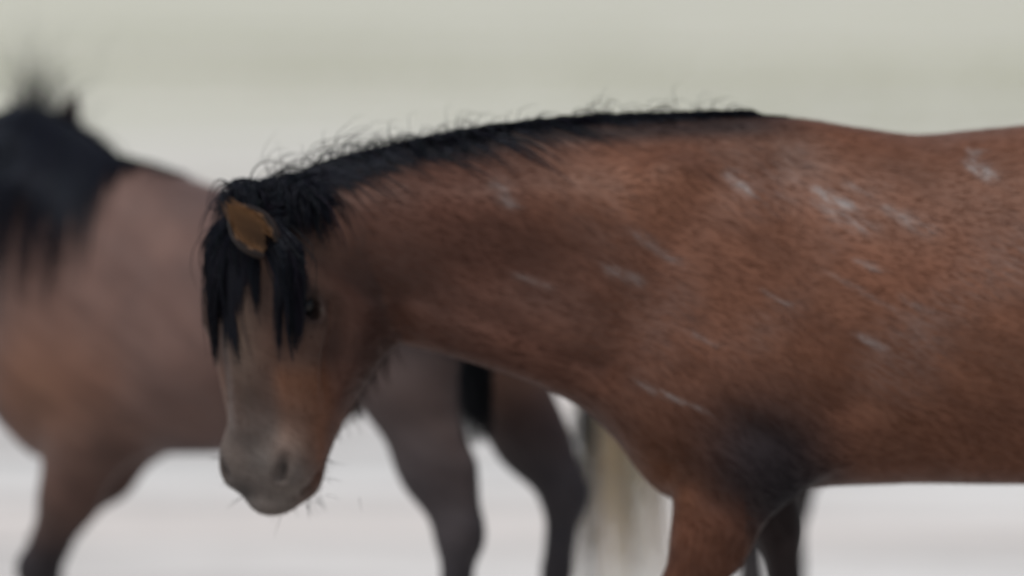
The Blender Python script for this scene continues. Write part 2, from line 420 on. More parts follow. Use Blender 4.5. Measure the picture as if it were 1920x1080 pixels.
def ear_mesh(base, tip, face, width, curl=1.0):
    """leaf-shaped cupped ear; face = direction its opening looks"""
    base, tip, face = (np.array(q, float) for q in (base, tip, face))
    ax = tip-base; L = np.linalg.norm(ax); ax /= L
    face -= ax*(face@ax); face /= np.linalg.norm(face); sd_ = np.cross(ax, face)
    V, F = [], []; nu, na = 22, 20
    for layer in (0, 1):
        for i in range(nu+1):
            t = i/nu
            wd = width*(math.sin(math.pi*min(1, t*0.80+0.20))**0.75 if t < 1 else 0.0)*(1 if t < .97 else .5)
            wd = max(wd*(1-t**6), 0.0015)
            open_ = R(70+75*min(1, t*1.7))*(1-.25*t)
            for k in range(na+1):
                a = (k/na*2-1)*(math.pi-open_*0.55)
                rr = wd*(1.0 if layer == 0 else 0.80)
                q = base+ax*(L*t*(1 if layer == 0 else .97)+(0 if layer == 0 else .004))+sd_*(math.sin(a)*rr)-face*(math.cos(a)*rr*0.70)-face*0.10*L*(t*t)*-0.5
                V.append(q)
    M = (nu+1)*(na+1)
    for layer in (0, 1):
        for i in range(nu):
            for k in range(na):
                a = layer*M+i*(na+1)+k; q = (a, a+1, a+na+2, a+na+1)
                F.append(q if layer == 0 else q[::-1])
    for i in range(nu):
        for k in (0, na):
            a = i*(na+1)+k; q = (a, a+na+1, a+na+1+M, a+M); F.append(q if k else q[::-1])
    inner = np.zeros(2*M, bool); inner[M:] = True
    return np.array(V), np.array(F), inner

def uv_ball(c, r, nu=16, nv=24):
    V, F = [], []
    for i in range(nu+1):
        for k in range(nv):
            a, b = math.pi*i/nu, 2*math.pi*k/nv
            V.append((c[0]+r*math.sin(a)*math.cos(b), c[1]+r*math.sin(a)*math.sin(b), c[2]+r*math.cos(a)))
    for i in range(nu):
        for k in range(nv): F.append((i*nv+k, (i+1)*nv+k, (i+1)*nv+(k+1) % nv, i*nv+(k+1) % nv))
    return V, F
def hoof_mesh(co, ho):
    """truncated, forward-sloping hoof from the coronet down to a flat sole"""
    co = np.array(co); ho = np.array(ho); d = ho-co
    V, F = [], []; n = 20
    for t, r in ((-.15,.040),(0,.047),(.12,.050),(.55,.056),(.95,.063),(1.0,.060)):
        for k in range(n):
            a = 2*math.pi*k/n
            V.append(co+d*t+np.array([r*1.12*math.cos(a)-.01*t, r*math.sin(a), -.0*t]))
    V.append(co+d*1.0); V.append(co-d*.15)
    for i in range(5):
        for k in range(n): F.append((i*n+k, (i+1)*n+k, (i+1)*n+(k+1) % n, i*n+(k+1) % n))
    V = np.array(V)
    for k in range(0, n): F.append((5*n+k, len(V)-2, len(V)-2, 5*n+(k+1) % n))
    F = [q for q in F if len(set(q)) == 4]
    cap = [tuple(5*n+k for k in range(n))]
    return V, F

def strands(name, paths, widths, tints, parent):
    """paths (n, m, 3): tapered three-sided hairs joined into one part"""
    P = np.asarray(paths, float); n, m, _ = P.shape
    T = np.gradient(P, axis=1); T /= np.linalg.norm(T, axis=2, keepdims=True)+1e-9
    ref = np.array([.31,-.83,.46]); A = np.cross(T, ref); A /= np.linalg.norm(A, axis=2, keepdims=True)+1e-9; B = np.cross(T, A)
    t = np.linspace(0, 1, m); tap = (1-.85*t**1.5)[None,:,None]*np.asarray(widths)[:,None,None]
    V = np.stack([P+tap*(A*math.cos(a)+B*math.sin(a)) for a in (0, 2.094, 4.189)], 2).reshape(-1, 3)
    base = (np.arange(n)[:,None,None]*m*3+np.arange(m-1)[None,:,None]*3)
    k = np.arange(3)[None,None,:]; k2 = (k+1) % 3
    F = np.stack([base+k, base+k2, base+3+k2, base+3+k], -1).reshape(-1, 4)
    o = raw_mesh(name, V, F, HAIR, parent); o['kind'] = 'stuff'
    set_color(o, 'tint', np.repeat(np.asarray(tints, np.float32), m*3, axis=0))
    return o
def dark_tints(n, base=(.0065,.0065,.009)):
    return np.array(base)*rng.uniform(.6, 1.7, (n, 1))+rng.normal(0, .001, (n, 3)).clip(-.003, .003)
def grow(f, root, d0, length, m=12, grav=1.0, wind=(0,0,0), gap=.004, curl=.02, clump=None):
    """grow n strands from root (n,3) with first direction d0; they bend down under gravity and lie on the skin of field f"""
    n = len(root); P = np.zeros((n, m, 3)); P[:,0] = root; d = d0/np.linalg.norm(d0, axis=1, keepdims=True)
    st = (np.asarray(length)/(m-1))[:,None]; ph = rng.uniform(0, 6.28, (n, 3)); fr = rng.uniform(.4, 1.0, (n, 3))
    if clump is not None:
        ph = clump[0]; fr = clump[1]
    for i in range(1, m):
        d = d+np.array([0,0,-1])*grav*.16+np.array(wind)*.16+curl*np.sin(ph+fr*i*1.2)
        d = d/np.linalg.norm(d, axis=1, keepdims=True)
        q = P[:,i-1]+d*st
        q = f.push(q.astype(np.float32).copy(), gap) if f is not None else q
        d = .5*d+.5*(q-P[:,i-1])/(np.linalg.norm(q-P[:,i-1], axis=1, keepdims=True)+1e-9)
        P[:,i] = q
    return P
def clumped(n, nc):
    c = rng.integers(0, nc, n)
    return c, (rng.uniform(0, 6.28, (nc, 3))[c]+rng.normal(0, .25, (n, 3)), rng.uniform(.4, 1.0, (nc, 3))[c])
def tail_paths(path, n, r0, r1, m=16, frizz=.012, lenvar=.25):
    path = np.array(path, float); tt = np.linspace(0, 1, len(path))
    out = np.zeros((n, m, 3)); ang = rng.uniform(0, 6.28, n); rad = np.sqrt(rng.uniform(0, 1, n)); off = np.stack([np.cos(ang)*rad, np.sin(ang)*rad, 0*ang], 1)
    Ls = 1-lenvar*rng.uniform(0, 1, n)**1.5; ph = rng.uniform(0, 6.28, (n, 3))
    for i in range(m):
        t = i/(m-1)*Ls
        c = np.stack([np.interp(t, tt, path[:,k]) for k in range(3)], 1)
        sp = (r0+(r1-r0)*t)[:,None]
        out[:,i] = c+off*sp+frizz*t[:,None]*np.sin(ph+i*.5)
    # round off the corners of the guide
    for _ in range(3): out[:,1:-1] = .25*out[:,:-2]+.5*out[:,1:-1]+.25*out[:,2:]
    return out, off

# coat colours
def lerp(C, new, wgt): return C*(1-wgt[:,None])+np.array(new)*wgt[:,None]
def gauss(P, c, r, p=2):
    return np.exp(-(sum(((P[:,i]-c[i])/r[i])**2 for i in range(3)))**(p/2))
def sst(x, a, b):
    t = np.clip((x-a)/(b-a), 0, 1); return t*t*(3-2*t)
def streak(P, x0, z0, x1, z1, wd, y=-.1):
    """a rubbed mark between two points on the near side"""
    L = math.hypot(x1-x0, z1-z0); ux, uz = (x1-x0)/L, (z1-z0)/L
    t = ((P[:,0]-x0)*ux+(P[:,2]-z0)*uz)/L; d = -(P[:,0]-x0)*uz+(P[:,2]-z0)*ux
    d = d+.25*wd*np.sin(t*3)+.3*wd*vnoise(P, 45, 3)
    return np.exp(-(d/wd)**2)*sst(t, -.05, .3)*(1-sst(t, .7, 1.08))*(P[:,1] < y)

def groove(V, Nn, pts, wd, dep, near=True):
    """press a shallow fold into the skin along a line given in side view"""
    best = np.full(len(V), 1e9)
    for (x0, z0), (x1, z1) in zip(pts[:-1], pts[1:]):
        L2 = (x1-x0)**2+(z1-z0)**2; t = np.clip(((V[:,0]-x0)*(x1-x0)+(V[:,2]-z0)*(z1-z0))/L2, 0, 1)
        best = np.minimum(best, np.hypot(V[:,0]-x0-t*(x1-x0), V[:,2]-z0-t*(z1-z0)))
    side = np.clip(-Nn[:,1]*2, 0, 1) if near else np.clip(np.abs(Nn[:,1])*2, 0, 1)
    e = sst(V[:,0]*0+1, 0, 1)
    return V-Nn*(dep*np.exp(-(best/wd)**2)*side*e)[:,None]

def coat_hair(root, f, V, C, H, n, D):
    i = rng.permutation(np.flatnonzero((V[:,1] < .12) & (V[:,2] > .35)))[:n]; n = len(i)
    p = V[i]+rng.normal(0, .002, (n,3)); g = f.grad(p)
    onhead = ((p-H.O)@H.V > -.10) & (p[:,0] < -.28)
    d = np.where(onhead[:,None], H.U[None], np.array([1,0,-.42])[None])
    d = np.where((p[:,2] < .70)[:,None] & ~onhead[:,None], np.array([.1,0,-1])[None], d)
    a = (.40*vnoise(p, 7, 31)+.22*vnoise(p, 19, 32)); tang = np.cross(g, d)
    d = d+tang*a[:,None]+rng.normal(0,.10,(n,3)); d -= g*(d*g).sum(1)[:,None]; d /= np.linalg.norm(d,axis=1,keepdims=True)+1e-9
    L = np.where(onhead, .008, .021)*rng.uniform(.6,1.4,n)*(1+.2*vnoise(p, 16, 33)); sd = np.cross(g, d)
    w_ = rng.uniform(.0004,.0008,n)[:,None]; L = L[:,None]; lift = rng.uniform(.01,.055,(n,1))
    P0 = p-g*.0008; P1 = p+d*L*.55+g*L*lift; P2 = p+d*L+g*L*lift*.9
    VV = np.stack([P0-sd*w_, P0+sd*w_, P1+sd*w_*.8, P1-sd*w_*.8, P2+sd*w_*.15, P2-sd*w_*.15], 1).reshape(-1,3)
    b = np.arange(n)[:,None]*6
    F = np.concatenate([b+np.array([[0,1,2,3]]), b+np.array([[3,2,4,5]])])
    o = raw_mesh('coat_hair', VV, F, FUR, root)
    al, ac = p[:,0]*.88-p[:,2]*.47, p[:,0]*.47+p[:,2]*.88
    q = np.stack([al*.16, p[:,1]*.4, ac], 1)
    tint = C[i]*rng.uniform(.95,1.06,(n,1))*(1+.10*vnoise(q, 28, 37)+.07*vnoise(q, 60, 34)+.05*vnoise(q, 150, 35))[:,None]
    dd = np.clip(D[i]*1.15*np.clip(.6+1.3*vnoise(q, 160, 36), 0, 1.3), 0, .85); tint = tint*(1-dd[:,None])+np.array([.29,.275,.27])*dd[:,None]
    set_color(o, 'tint', np.repeat(np.clip(tint,.003,.5), 6, axis=0)); o['kind'] = 'stuff'

def finish(name, label, V, Q, C, loc, rot, group, D=None):
    root = bpy.data.objects.new(name, None); col.objects.link(root); root.location = loc; root.rotation_euler = (0,0,rot)
    root['label'] = label; root['category'] = 'horse'; root['group'] = group; root.empty_display_size = .2
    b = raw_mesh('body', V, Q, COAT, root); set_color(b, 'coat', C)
    da = b.data.attributes.new('dust', 'FLOAT', 'POINT'); da.data.foreach_set('value', (np.zeros(len(V)) if D is None else D).astype(np.float32))
    return root
def add_hooves(root, legs, tr=lambda p: p, s=1.0):
    for j in legs:
        V, F = hoof_mesh(tr(j[3]), tr(j[4])); c = V.mean(0); raw_mesh('hoof', V, F, HOOF, root)
def add_ears(root, specs, inner_c, outer_c, tr=lambda p: p, tufts=False):
    for base, tip, face, wd in specs:
        V, F, inn = ear_mesh(base, tip, face, wd); V0 = V; V = tr(V)
        o = raw_mesh('ear', V, F, COAT, root)
        C = np.tile(np.array(outer_c), (len(V), 1)); C[inn] = inner_c
        kk = np.tile(np.arange(20+1), 2*23); edge = np.abs(kk/20*2-1); tt = np.tile(np.repeat(np.arange(23), 21), 2)/22
        mid = np.exp(-(edge/.45)**2)*(1-tt*.7)
        C = np.where(inn[:,None], C*(1-.62*mid[:,None])*(.85+.3*edge[:,None]), C)  # middle of the cup painted darker, shading put into the colour for depth
        C = lerp(C, (.010,.009,.010), .9*sst(edge+.04*np.sin(tt*23), .92, 1.0)+.5*sst(tt, .85, 1.0)*(~inn))
        set_color(o, 'coat', C)
        if tufts:                                # pale guard hairs fringing the opening
            n = 150; M = len(V)//2; ii = rng.integers(0, 19, n); kk2 = np.where(rng.uniform(0,1,n) < .5, rng.integers(0,4,n), rng.integers(17,21,n))
            p0 = V0[M+ii*21+kk2]; ax_ = np.array(tip)-np.array(base); ax_ /= np.linalg.norm(ax_); cen = np.array(base)+ax_*((p0-np.array(base))@ax_)[:,None]
            fc_ = np.array(face, float); fc_ /= np.linalg.norm(fc_)
            dd = (cen-p0)*.45+fc_*.010+ax_*rng.uniform(.0,.02,(n,1))+rng.normal(0,.004,(n,3)); ts = np.linspace(0,1,6)[None,:,None]
            P = p0[:,None]+dd[:,None]*ts+ax_*(.010*ts**2)
            h_ = strands('ear_hair', P, rng.uniform(.0004,.0008,n), np.array(inner_c)*rng.uniform(.5,1.5,(n,1)), o)
GROUP = 'horses of the herd walking over the pale ground'

# ------------------------------------------------------------------ the foreground bay horse
def foreground_horse():
    f = Field((-.66,-.46,-.03), (1.86,.40,1.52), .0068)
    torso(f, NECK_LOW+BACK_SECTIONS)
    # neck muscles: strap along the lower neck with the groove above it, crest
    for s, yo in ((-1,-.0), (1,-.0)):
        f.cone((-.16,-.045+s*.075,1.090), (.24,s*.105,.965), .048, .060, .08)
        f.cone((-.30,-.085+s*.055,1.25), (.14,s*.085,1.28), .055, .06, .10)
    fl = [[(.435,-.175,.80),(.285,-.17,.50),(.325,-.17,.255),(.295,-.17,.135),(.275,-.17,.005)],
          [(.49,.165,.80),(.53,.16,.475),(.565,.155,.25),(.525,.155,.13),(.51,.155,.005)]]
    hl = [[(1.29,-.185,.90),(1.46,-.175,.585),(1.40,-.17,.25),(1.365,-.17,.13),(1.345,-.17,.005)],
          [(1.34,.185,.90),(1.60,.17,.59),(1.66,.165,.26),(1.64,.165,.13),(1.62,.165,.005)]]
    for j, sc in zip(fl, (1, .6)): foreleg(f, j, sc)
    for j in hl: hindleg(f, j)
    H = HeadFrame((-.440,-.185,1.290), (-.01,-.05,-1), (-.60,-.80,0))
    f.cone((-.42,-.11,1.20), (-.25,-.06,1.20), .10, .13, .08, lat=(.3,1,0), sq=.75)
    head(f, H)
    V, Q = f.mesh()
    n = vnoise(V, 9, 5)*.0016+vnoise(V, 22, 8)*.0008
    G = f.grad(V); V = V+G*n[:,None]
    for pts, wd, dep in (([(-.40,1.225),(-.31,1.165),(-.235,1.11),(-.205,1.04)], .028, .015),
                         ([(-.19,1.12),(.0,1.055),(.16,.98)], .030, .010), ([(.38,1.34),(.25,1.16),(.17,1.0)], .05, .009),
                         ([(.50,1.36),(.575,1.12),(.60,.94)], .055, .011), ([(.33,.98),(.42,.885),(.52,.85)], .025, .009), ([(.29,.80),(.36,.75),(.42,.70)], .02, .006),
                         ([(.62,.93),(.80,.86),(1.0,.82)], .03, .005)):
        V = groove(V, G, pts, wd, dep)
    # coat
    C = np.tile(np.array([.132,.062,.037]), (len(V), 1))
    C = lerp(C, (.078,.039,.029), .8*(1-sst(V[:,0], -.05, .55)))
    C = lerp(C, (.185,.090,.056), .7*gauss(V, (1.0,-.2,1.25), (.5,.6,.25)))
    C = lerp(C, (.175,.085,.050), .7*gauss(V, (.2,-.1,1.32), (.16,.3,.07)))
    C = lerp(C, (.200,.084,.036), .65*gauss(V, (.30,-.1,.78), (.12,.3,.08)))
    C = lerp(C, (.012,.012,.016), .97*gauss(V, (.455,-.2,.83), (.145,.2,.135), 3.0))          # dark patch in the coat colour over the elbow
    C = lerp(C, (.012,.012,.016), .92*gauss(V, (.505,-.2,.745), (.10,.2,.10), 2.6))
    C = lerp(C, (.10,.042,.024), .6*(V[:,0] < .43)*(sst(V[:,2], .5, .62)*(1-sst(V[:,2], .70, .78))*(V[:,1] < 0)*(V[:,0] < .6)))
    leg = (1-sst(V[:,2]+.02*vnoise(V, 14, 2), .44, .60))
    C = lerp(C, (.016,.015,.017), .95*leg)
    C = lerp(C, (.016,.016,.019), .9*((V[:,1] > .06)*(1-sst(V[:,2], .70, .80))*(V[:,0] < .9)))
    C = lerp(C, (.020,.017,.018), .85*sst(V[:,0], -.5, -.35)*(1-sst(V[:,0], .42, .62))*sst(V[:,2]-np.interp(V[:,0],[-.4,-.2,.04,.44],[1.318,1.388,1.426,1.443]), -.05, -.018))
    # head
    q = V-H.O; u, v, ww = q@H.U/US, q@H.V, q@H.W
    hd = sst(u, -.06, .02)*(v > -.27)*(np.abs(ww) < .15)*(V[:,0] < -.2)
    fc = hd*sst(v, -.10, .02)
    C = lerp(C, (.098,.062,.047), .8*fc)
    fs = vnoise(np.stack([u*.25, v, ww], 1), 75, 41)
    C = np.where((hd > 0)[:,None], C*(1+.26*fs*hd)[:,None], C)
    C = lerp(C, (.052,.030,.025), .75*hd*sst(u,.06,.16)*(1-sst(u,.36,.46))*(1-sst(v,-.13,-.03)))
    C = lerp(C, (.055,.040,.034), .6*hd*gauss(np.stack([u,v,ww],1), (.36,.07,.012), (.075,.05,.018)))
    C = lerp(C, (.150,.122,.098), .68*hd*gauss(np.stack([u,v,ww],1), (.26,.09,0), (.12,.05,.035)))
    C = lerp(C, (.185,.085,.045), .75*hd*sst(u,.30,.36)*(1-sst(u,.50,.56))*sst(np.abs(ww),.045,.075)*sst(v,-.08,-.02))
    C = lerp(C, (.150,.142,.130), .85*hd*sst(u+.03*vnoise(V,22,4), .34,.53)*sst(v-.5*np.maximum(0,np.abs(ww)-.05),-.07,.02))
    C = lerp(C, (.16,.07,.035), .5*hd*sst(u,.40,.46)*(1-sst(v,-.10,-.06)))
    C = lerp(C, (.020,.018,.018), .9*hd*np.maximum(gauss(np.stack([u,v,ww],1), (.523,.043,.070), (.026,.015,.012)), gauss(np.stack([u,v,ww],1), (.523,.043,-.070), (.026,.015,.012))))
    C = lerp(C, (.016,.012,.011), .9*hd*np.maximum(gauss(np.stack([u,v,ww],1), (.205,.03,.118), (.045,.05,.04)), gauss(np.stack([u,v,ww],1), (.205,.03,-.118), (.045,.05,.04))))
    C = lerp(C, (.035,.032,.030), .75*hd*sst(u,.545,.575)*sst(v,-.02,.02)*(1-sst(ww,-.03,.03)))
    C = lerp(C, (.40,.38,.35), .7*hd*gauss(np.stack([u,v,ww],1), (.598,.01,.0), (.012,.03,.03)))
    # dust and rubbed bare marks on shoulder and back
    D = np.zeros(len(V))
    for a in ((.385,1.355,.455,1.300,.013,.8),(.40,1.335,.43,1.31,.008,.6),(.545,1.322,.635,1.278,.012,.95),(.60,1.335,.665,1.30,.007,.5),(.54,1.30,.68,1.24,.022,.45),
              (.675,1.288,.745,1.252,.010,.7),(.70,1.275,.79,1.235,.018,.4),(.835,1.372,.895,1.332,.013,1.0),(.84,1.386,.87,1.378,.005,.7),(.62,1.06,.70,1.02,.009,.5),
              (.16,1.178,.25,1.140,.013,.45),(.215,.968,.365,.908,.0045,.7),(.62,1.19,.68,1.17,.007,.45),(.45,1.135,.52,1.10,.004,.4),(.70,1.13,.77,1.09,.006,.3),
              (-.04,1.335,.01,1.275,.018,.4),(-.01,1.16,.08,1.13,.006,.3),(.30,1.07,.40,1.02,.005,.35),(.20,1.25,.33,1.17,.014,.25),(.55,1.18,.72,1.09,.005,.3)):
        D = np.maximum(D, a[5]*streak(V, *a[:4], a[4]*.72+.001))
    D = np.maximum(D, .22*np.clip(vnoise(V, 11, 21)*1.5+.1, 0, 1)*gauss(V, (.75,-.3,1.22), (.6,.4,.3)))
    C = C*np.array([.79,.715,.69])
    C = np.clip(C, .005, .6)
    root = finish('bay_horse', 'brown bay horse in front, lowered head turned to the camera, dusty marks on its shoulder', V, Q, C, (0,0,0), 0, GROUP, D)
    add_hooves(root, fl+hl)
    for s in (-1, 1):
        V_, F_ = uv_ball(H.p(.205,.020,s*.089), .023); raw_mesh('eye', V_, F_, EYE, root)
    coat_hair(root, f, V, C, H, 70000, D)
    # visible ear turned sideways, its tan inside to the camera; the other lies back under the mane
    add_ears(root, [((-.440,-.335,1.214), (-.522,-.345,1.300), (.25,-1,-.15), .041), ((-.53,-.09,1.25), (-.50,.02,1.31), (-.8,-.3,.1), .030)], (.250,.135,.065), (.022,.014,.011), tufts=True)
    # mane: most of it over the far side, a short fringe on the near side
    n = 5200; X = rng.uniform(-.47,.44,n)**1; X = np.where(rng.uniform(0,1,n) < .35, rng.uniform(-.48,-.1,n), X)
    top = np.interp(X, [-.48,-.40,-.30,-.20,-.10,.04,.15,.44], [1.27,1.318,1.362,1.388,1.408,1.426,1.434,1.443]); yc = np.interp(X, [-.46,-.3,-.1,.15,.22], [-.13,-.085,-.04,-.005,0])
    root_p = np.stack([X, yc+rng.normal(0,.012,n), top+.01], 1)
    root_p = f.push(root_p.astype(np.float32), .002)
    near = rng.uniform(0,1,n) < np.interp(X, [-.45,-.2,.1,.44], [.62,.45,.34,.2])
    sd_ = np.where(near, -1., 1.)
    d0 = np.stack([rng.normal(.75,.25,n), sd_*rng.uniform(.2,.9,n), rng.uniform(.0,.28,n)], 1)
    L = np.where(near, rng.uniform(.03,.09,n)*np.interp(X,[-.45,-.2,.1,.44],[1.5,.85,.6,.5]), rng.uniform(.10,.28,n)*np.interp(X,[-.4,.2,.44],[1,.9,.4]))
    c, cl = clumped(n, 260)
    P = grow(f, root_p, d0, L, 10, 1.7, (.5,0,0), .003, .09, cl)
    strands('mane', P, rng.uniform(.0012,.0024,n), dark_tints(n), root)
    # loose hairs lifting off the mane
    n = 190; X = np.where(rng.uniform(0,1,n) < .5, rng.uniform(-.47,-.2,n), rng.uniform(-.3,.42,n)); top = np.interp(X, [-.48,-.40,-.30,-.20,-.10,.04,.15,.44], [1.27,1.318,1.362,1.388,1.408,1.426,1.434,1.443]); yc = np.interp(X, [-.46,-.3,-.1,.15,.22], [-.13,-.085,-.04,-.005,0])
    P = grow(f, np.stack([X,yc,top+.01],1), np.stack([rng.normal(-.1,.5,n), rng.normal(0,.3,n), rng.uniform(.6,1.2,n)],1), rng.uniform(.03,.08,n)*np.where(X < -.3,1.9,1), 12, .9, (.9,0,0), .006, .22)
    strands('loose_hair', P, rng.uniform(.0006,.0011,n), dark_tints(n), root)
    # forelock: heavy fall on one side of the face, a thin lock beside the near eye
    n = 1900; r = H.p(.0,.0,0)+rng.normal(0,1,(n,3))*np.array([.035,.03,.016])
    lock = rng.uniform(0,1,n) < .26
    nl = 26; lw = np.sort(np.clip(rng.normal(-.030,.032,nl), -.076, .050)); ll = rng.uniform(.15,.31,nl)*np.interp(lw,[-.064,-.02,.05],[1.0,1.0,.68])
    lw[:6] = rng.normal(.122,.012,6); ll[:6] = rng.uniform(.20,.32,6)
    lv = rng.uniform(0,.030,nl); lb = rng.normal(0,.012,nl); lph = rng.uniform(0,6.28,nl)
    c = np.where(lock, rng.integers(0,6,n), rng.integers(6,nl,n)); own = rng.normal(0,1,n); stray = rng.uniform(0,1,n) < .06
    u1 = ll[c]*rng.uniform(.72,1.08,n); m = 16; P = np.zeros((n,m,3)); ph = rng.uniform(0,6.28,n)
    for i in range(m):
        t = i/(m-1)
        tw = lw[c]*min(1,t*1.9)**.8+(lb[c]*t+.006*np.sin(lph[c]+i*.5)*t)+own*np.where(stray,.018,.010)*(1-.65*t*(~stray))*min(1,t*3)
        tgt = H.p(0,0,0)[None]+H.U[None]*(u1*t*US)[:,None]+H.V[None]*(.085+(lv[c]+.008*np.sin(ph))*math.sin(math.pi*min(1,t*.9)))[:,None]+H.W[None]*tw[:,None]
        a = min(1, t*3.0)
        P[:,i] = f.push((r*(1-a)+tgt*a).astype(np.float32), .005)
    strands('forelock', P, rng.uniform(.0012,.0022,n), dark_tints(n), root)
    # poll hair that covers the join of mane and forelock
    n = 1500; r = np.stack([rng.uniform(-.52,-.36,n), rng.uniform(-.24,-.06,n), rng.uniform(1.29,1.33,n)],1); r = f.push(r.astype(np.float32), .003)
    P = grow(f, r, np.stack([rng.normal(.1,.5,n), rng.normal(-.5,.5,n), rng.uniform(-.2,.25,n)],1), rng.uniform(.05,.13,n), 10, 1.9, (.35,-.1,0), .003, .05, clumped(n,60)[1])
    strands('poll_hair', P, rng.uniform(.0012,.0022,n), dark_tints(n), root)
    # beard hairs under the jaw
    n = 160; uu = rng.uniform(.26,.42,n); vb = np.interp(uu, [.26,.34,.40,.46], [-.245,-.228,-.170,-.125])
    r = np.array([H.p(a,b,w_) for a,b,w_ in zip(uu,vb,rng.normal(0,.03,n))]); r = f.push(r.astype(np.float32), .001)
    P = grow(f, r, np.stack([rng.normal(.3,.2,n), rng.normal(0,.3,n), rng.normal(-.8,.2,n)],1), rng.uniform(.02,.06,n), 7, .8, (0,0,0), .002, .15)
    strands('jaw_hair', P, rng.uniform(.0005,.0010,n), dark_tints(n,(.03,.018,.014)), root)
    n = 70; r = np.array([H.p(rng.uniform(.50,.60), rng.uniform(-.09,.03), rng.normal(0,.05)) for _ in range(n)]); r = f.push(r.astype(np.float32), .001)
    P = grow(f, r, f.grad(r)+rng.normal(0,.3,(n,3)), rng.uniform(.015,.045,n), 7, .5, (0,0,0), .001, .1)
    strands('whisker', P, rng.uniform(.0004,.0007,n), dark_tints(n,(.03,.025,.02)), root)
    P, _ = tail_paths([(1.70,0,1.33),(1.80,0,1.24),(1.85,0,1.0),(1.83,0,.7),(1.80,0,.42)], 1200, .03, .08)
    strands('tail', P, rng.uniform(.0012,.0022,1200), dark_tints(1200), root)

# ------------------------------------------------------------------ the two horses behind
def other_horse(name, label, s, dz, loc, rot, neck, headf, fl, hl, coat, ears, extra, secs=None, ru=0.0, st=(1.27,.90,.10), h=.0105, bounds=((-.95,-.5,-.03),(2.0,.85,1.95))):
    f = Field(bounds[0], bounds[1], h)
    torso(f, CHEST_CLOSED+(secs or BACK_SECTIONS), ru=ru, st=st)
    lat = (0,1,0)
    f.chain(neck, .09, lat=headf.W, sq=.58)
    for j in fl: foreleg(f, j)
    for j in hl: hindleg(f, j)
    head(f, headf)
    V, Q = f.mesh()
    V = V+f.grad(V)*(vnoise(V, 9, 5)*.002)[:,None]
    C = np.clip(coat(V)*np.array([1.08,.98,.94]), .005, .6)
    def tr(P):
        P = np.array(P, float); one = P.ndim == 1; P = P.reshape(-1, 3).copy() if one else P.copy()
        z = P[...,2].copy(); P = P*s; P[...,2] += dz*np.clip(z/.72, 0, 1)
        return P.reshape(-1) if one else P
    root = finish(name, label, tr(V), Q, C, loc, rot, GROUP)
    add_hooves(root, fl+hl, tr)
    for sg in (-1, 1):
        V_, F_ = uv_ball(headf.p(.205,.020,sg*.095), .023); raw_mesh('eye', tr(V_), F_, EYE, root)
    add_ears(root, ears, (.12,.07,.045), (.03,.022,.02), tr)
    extra(f, root, tr)
    return root

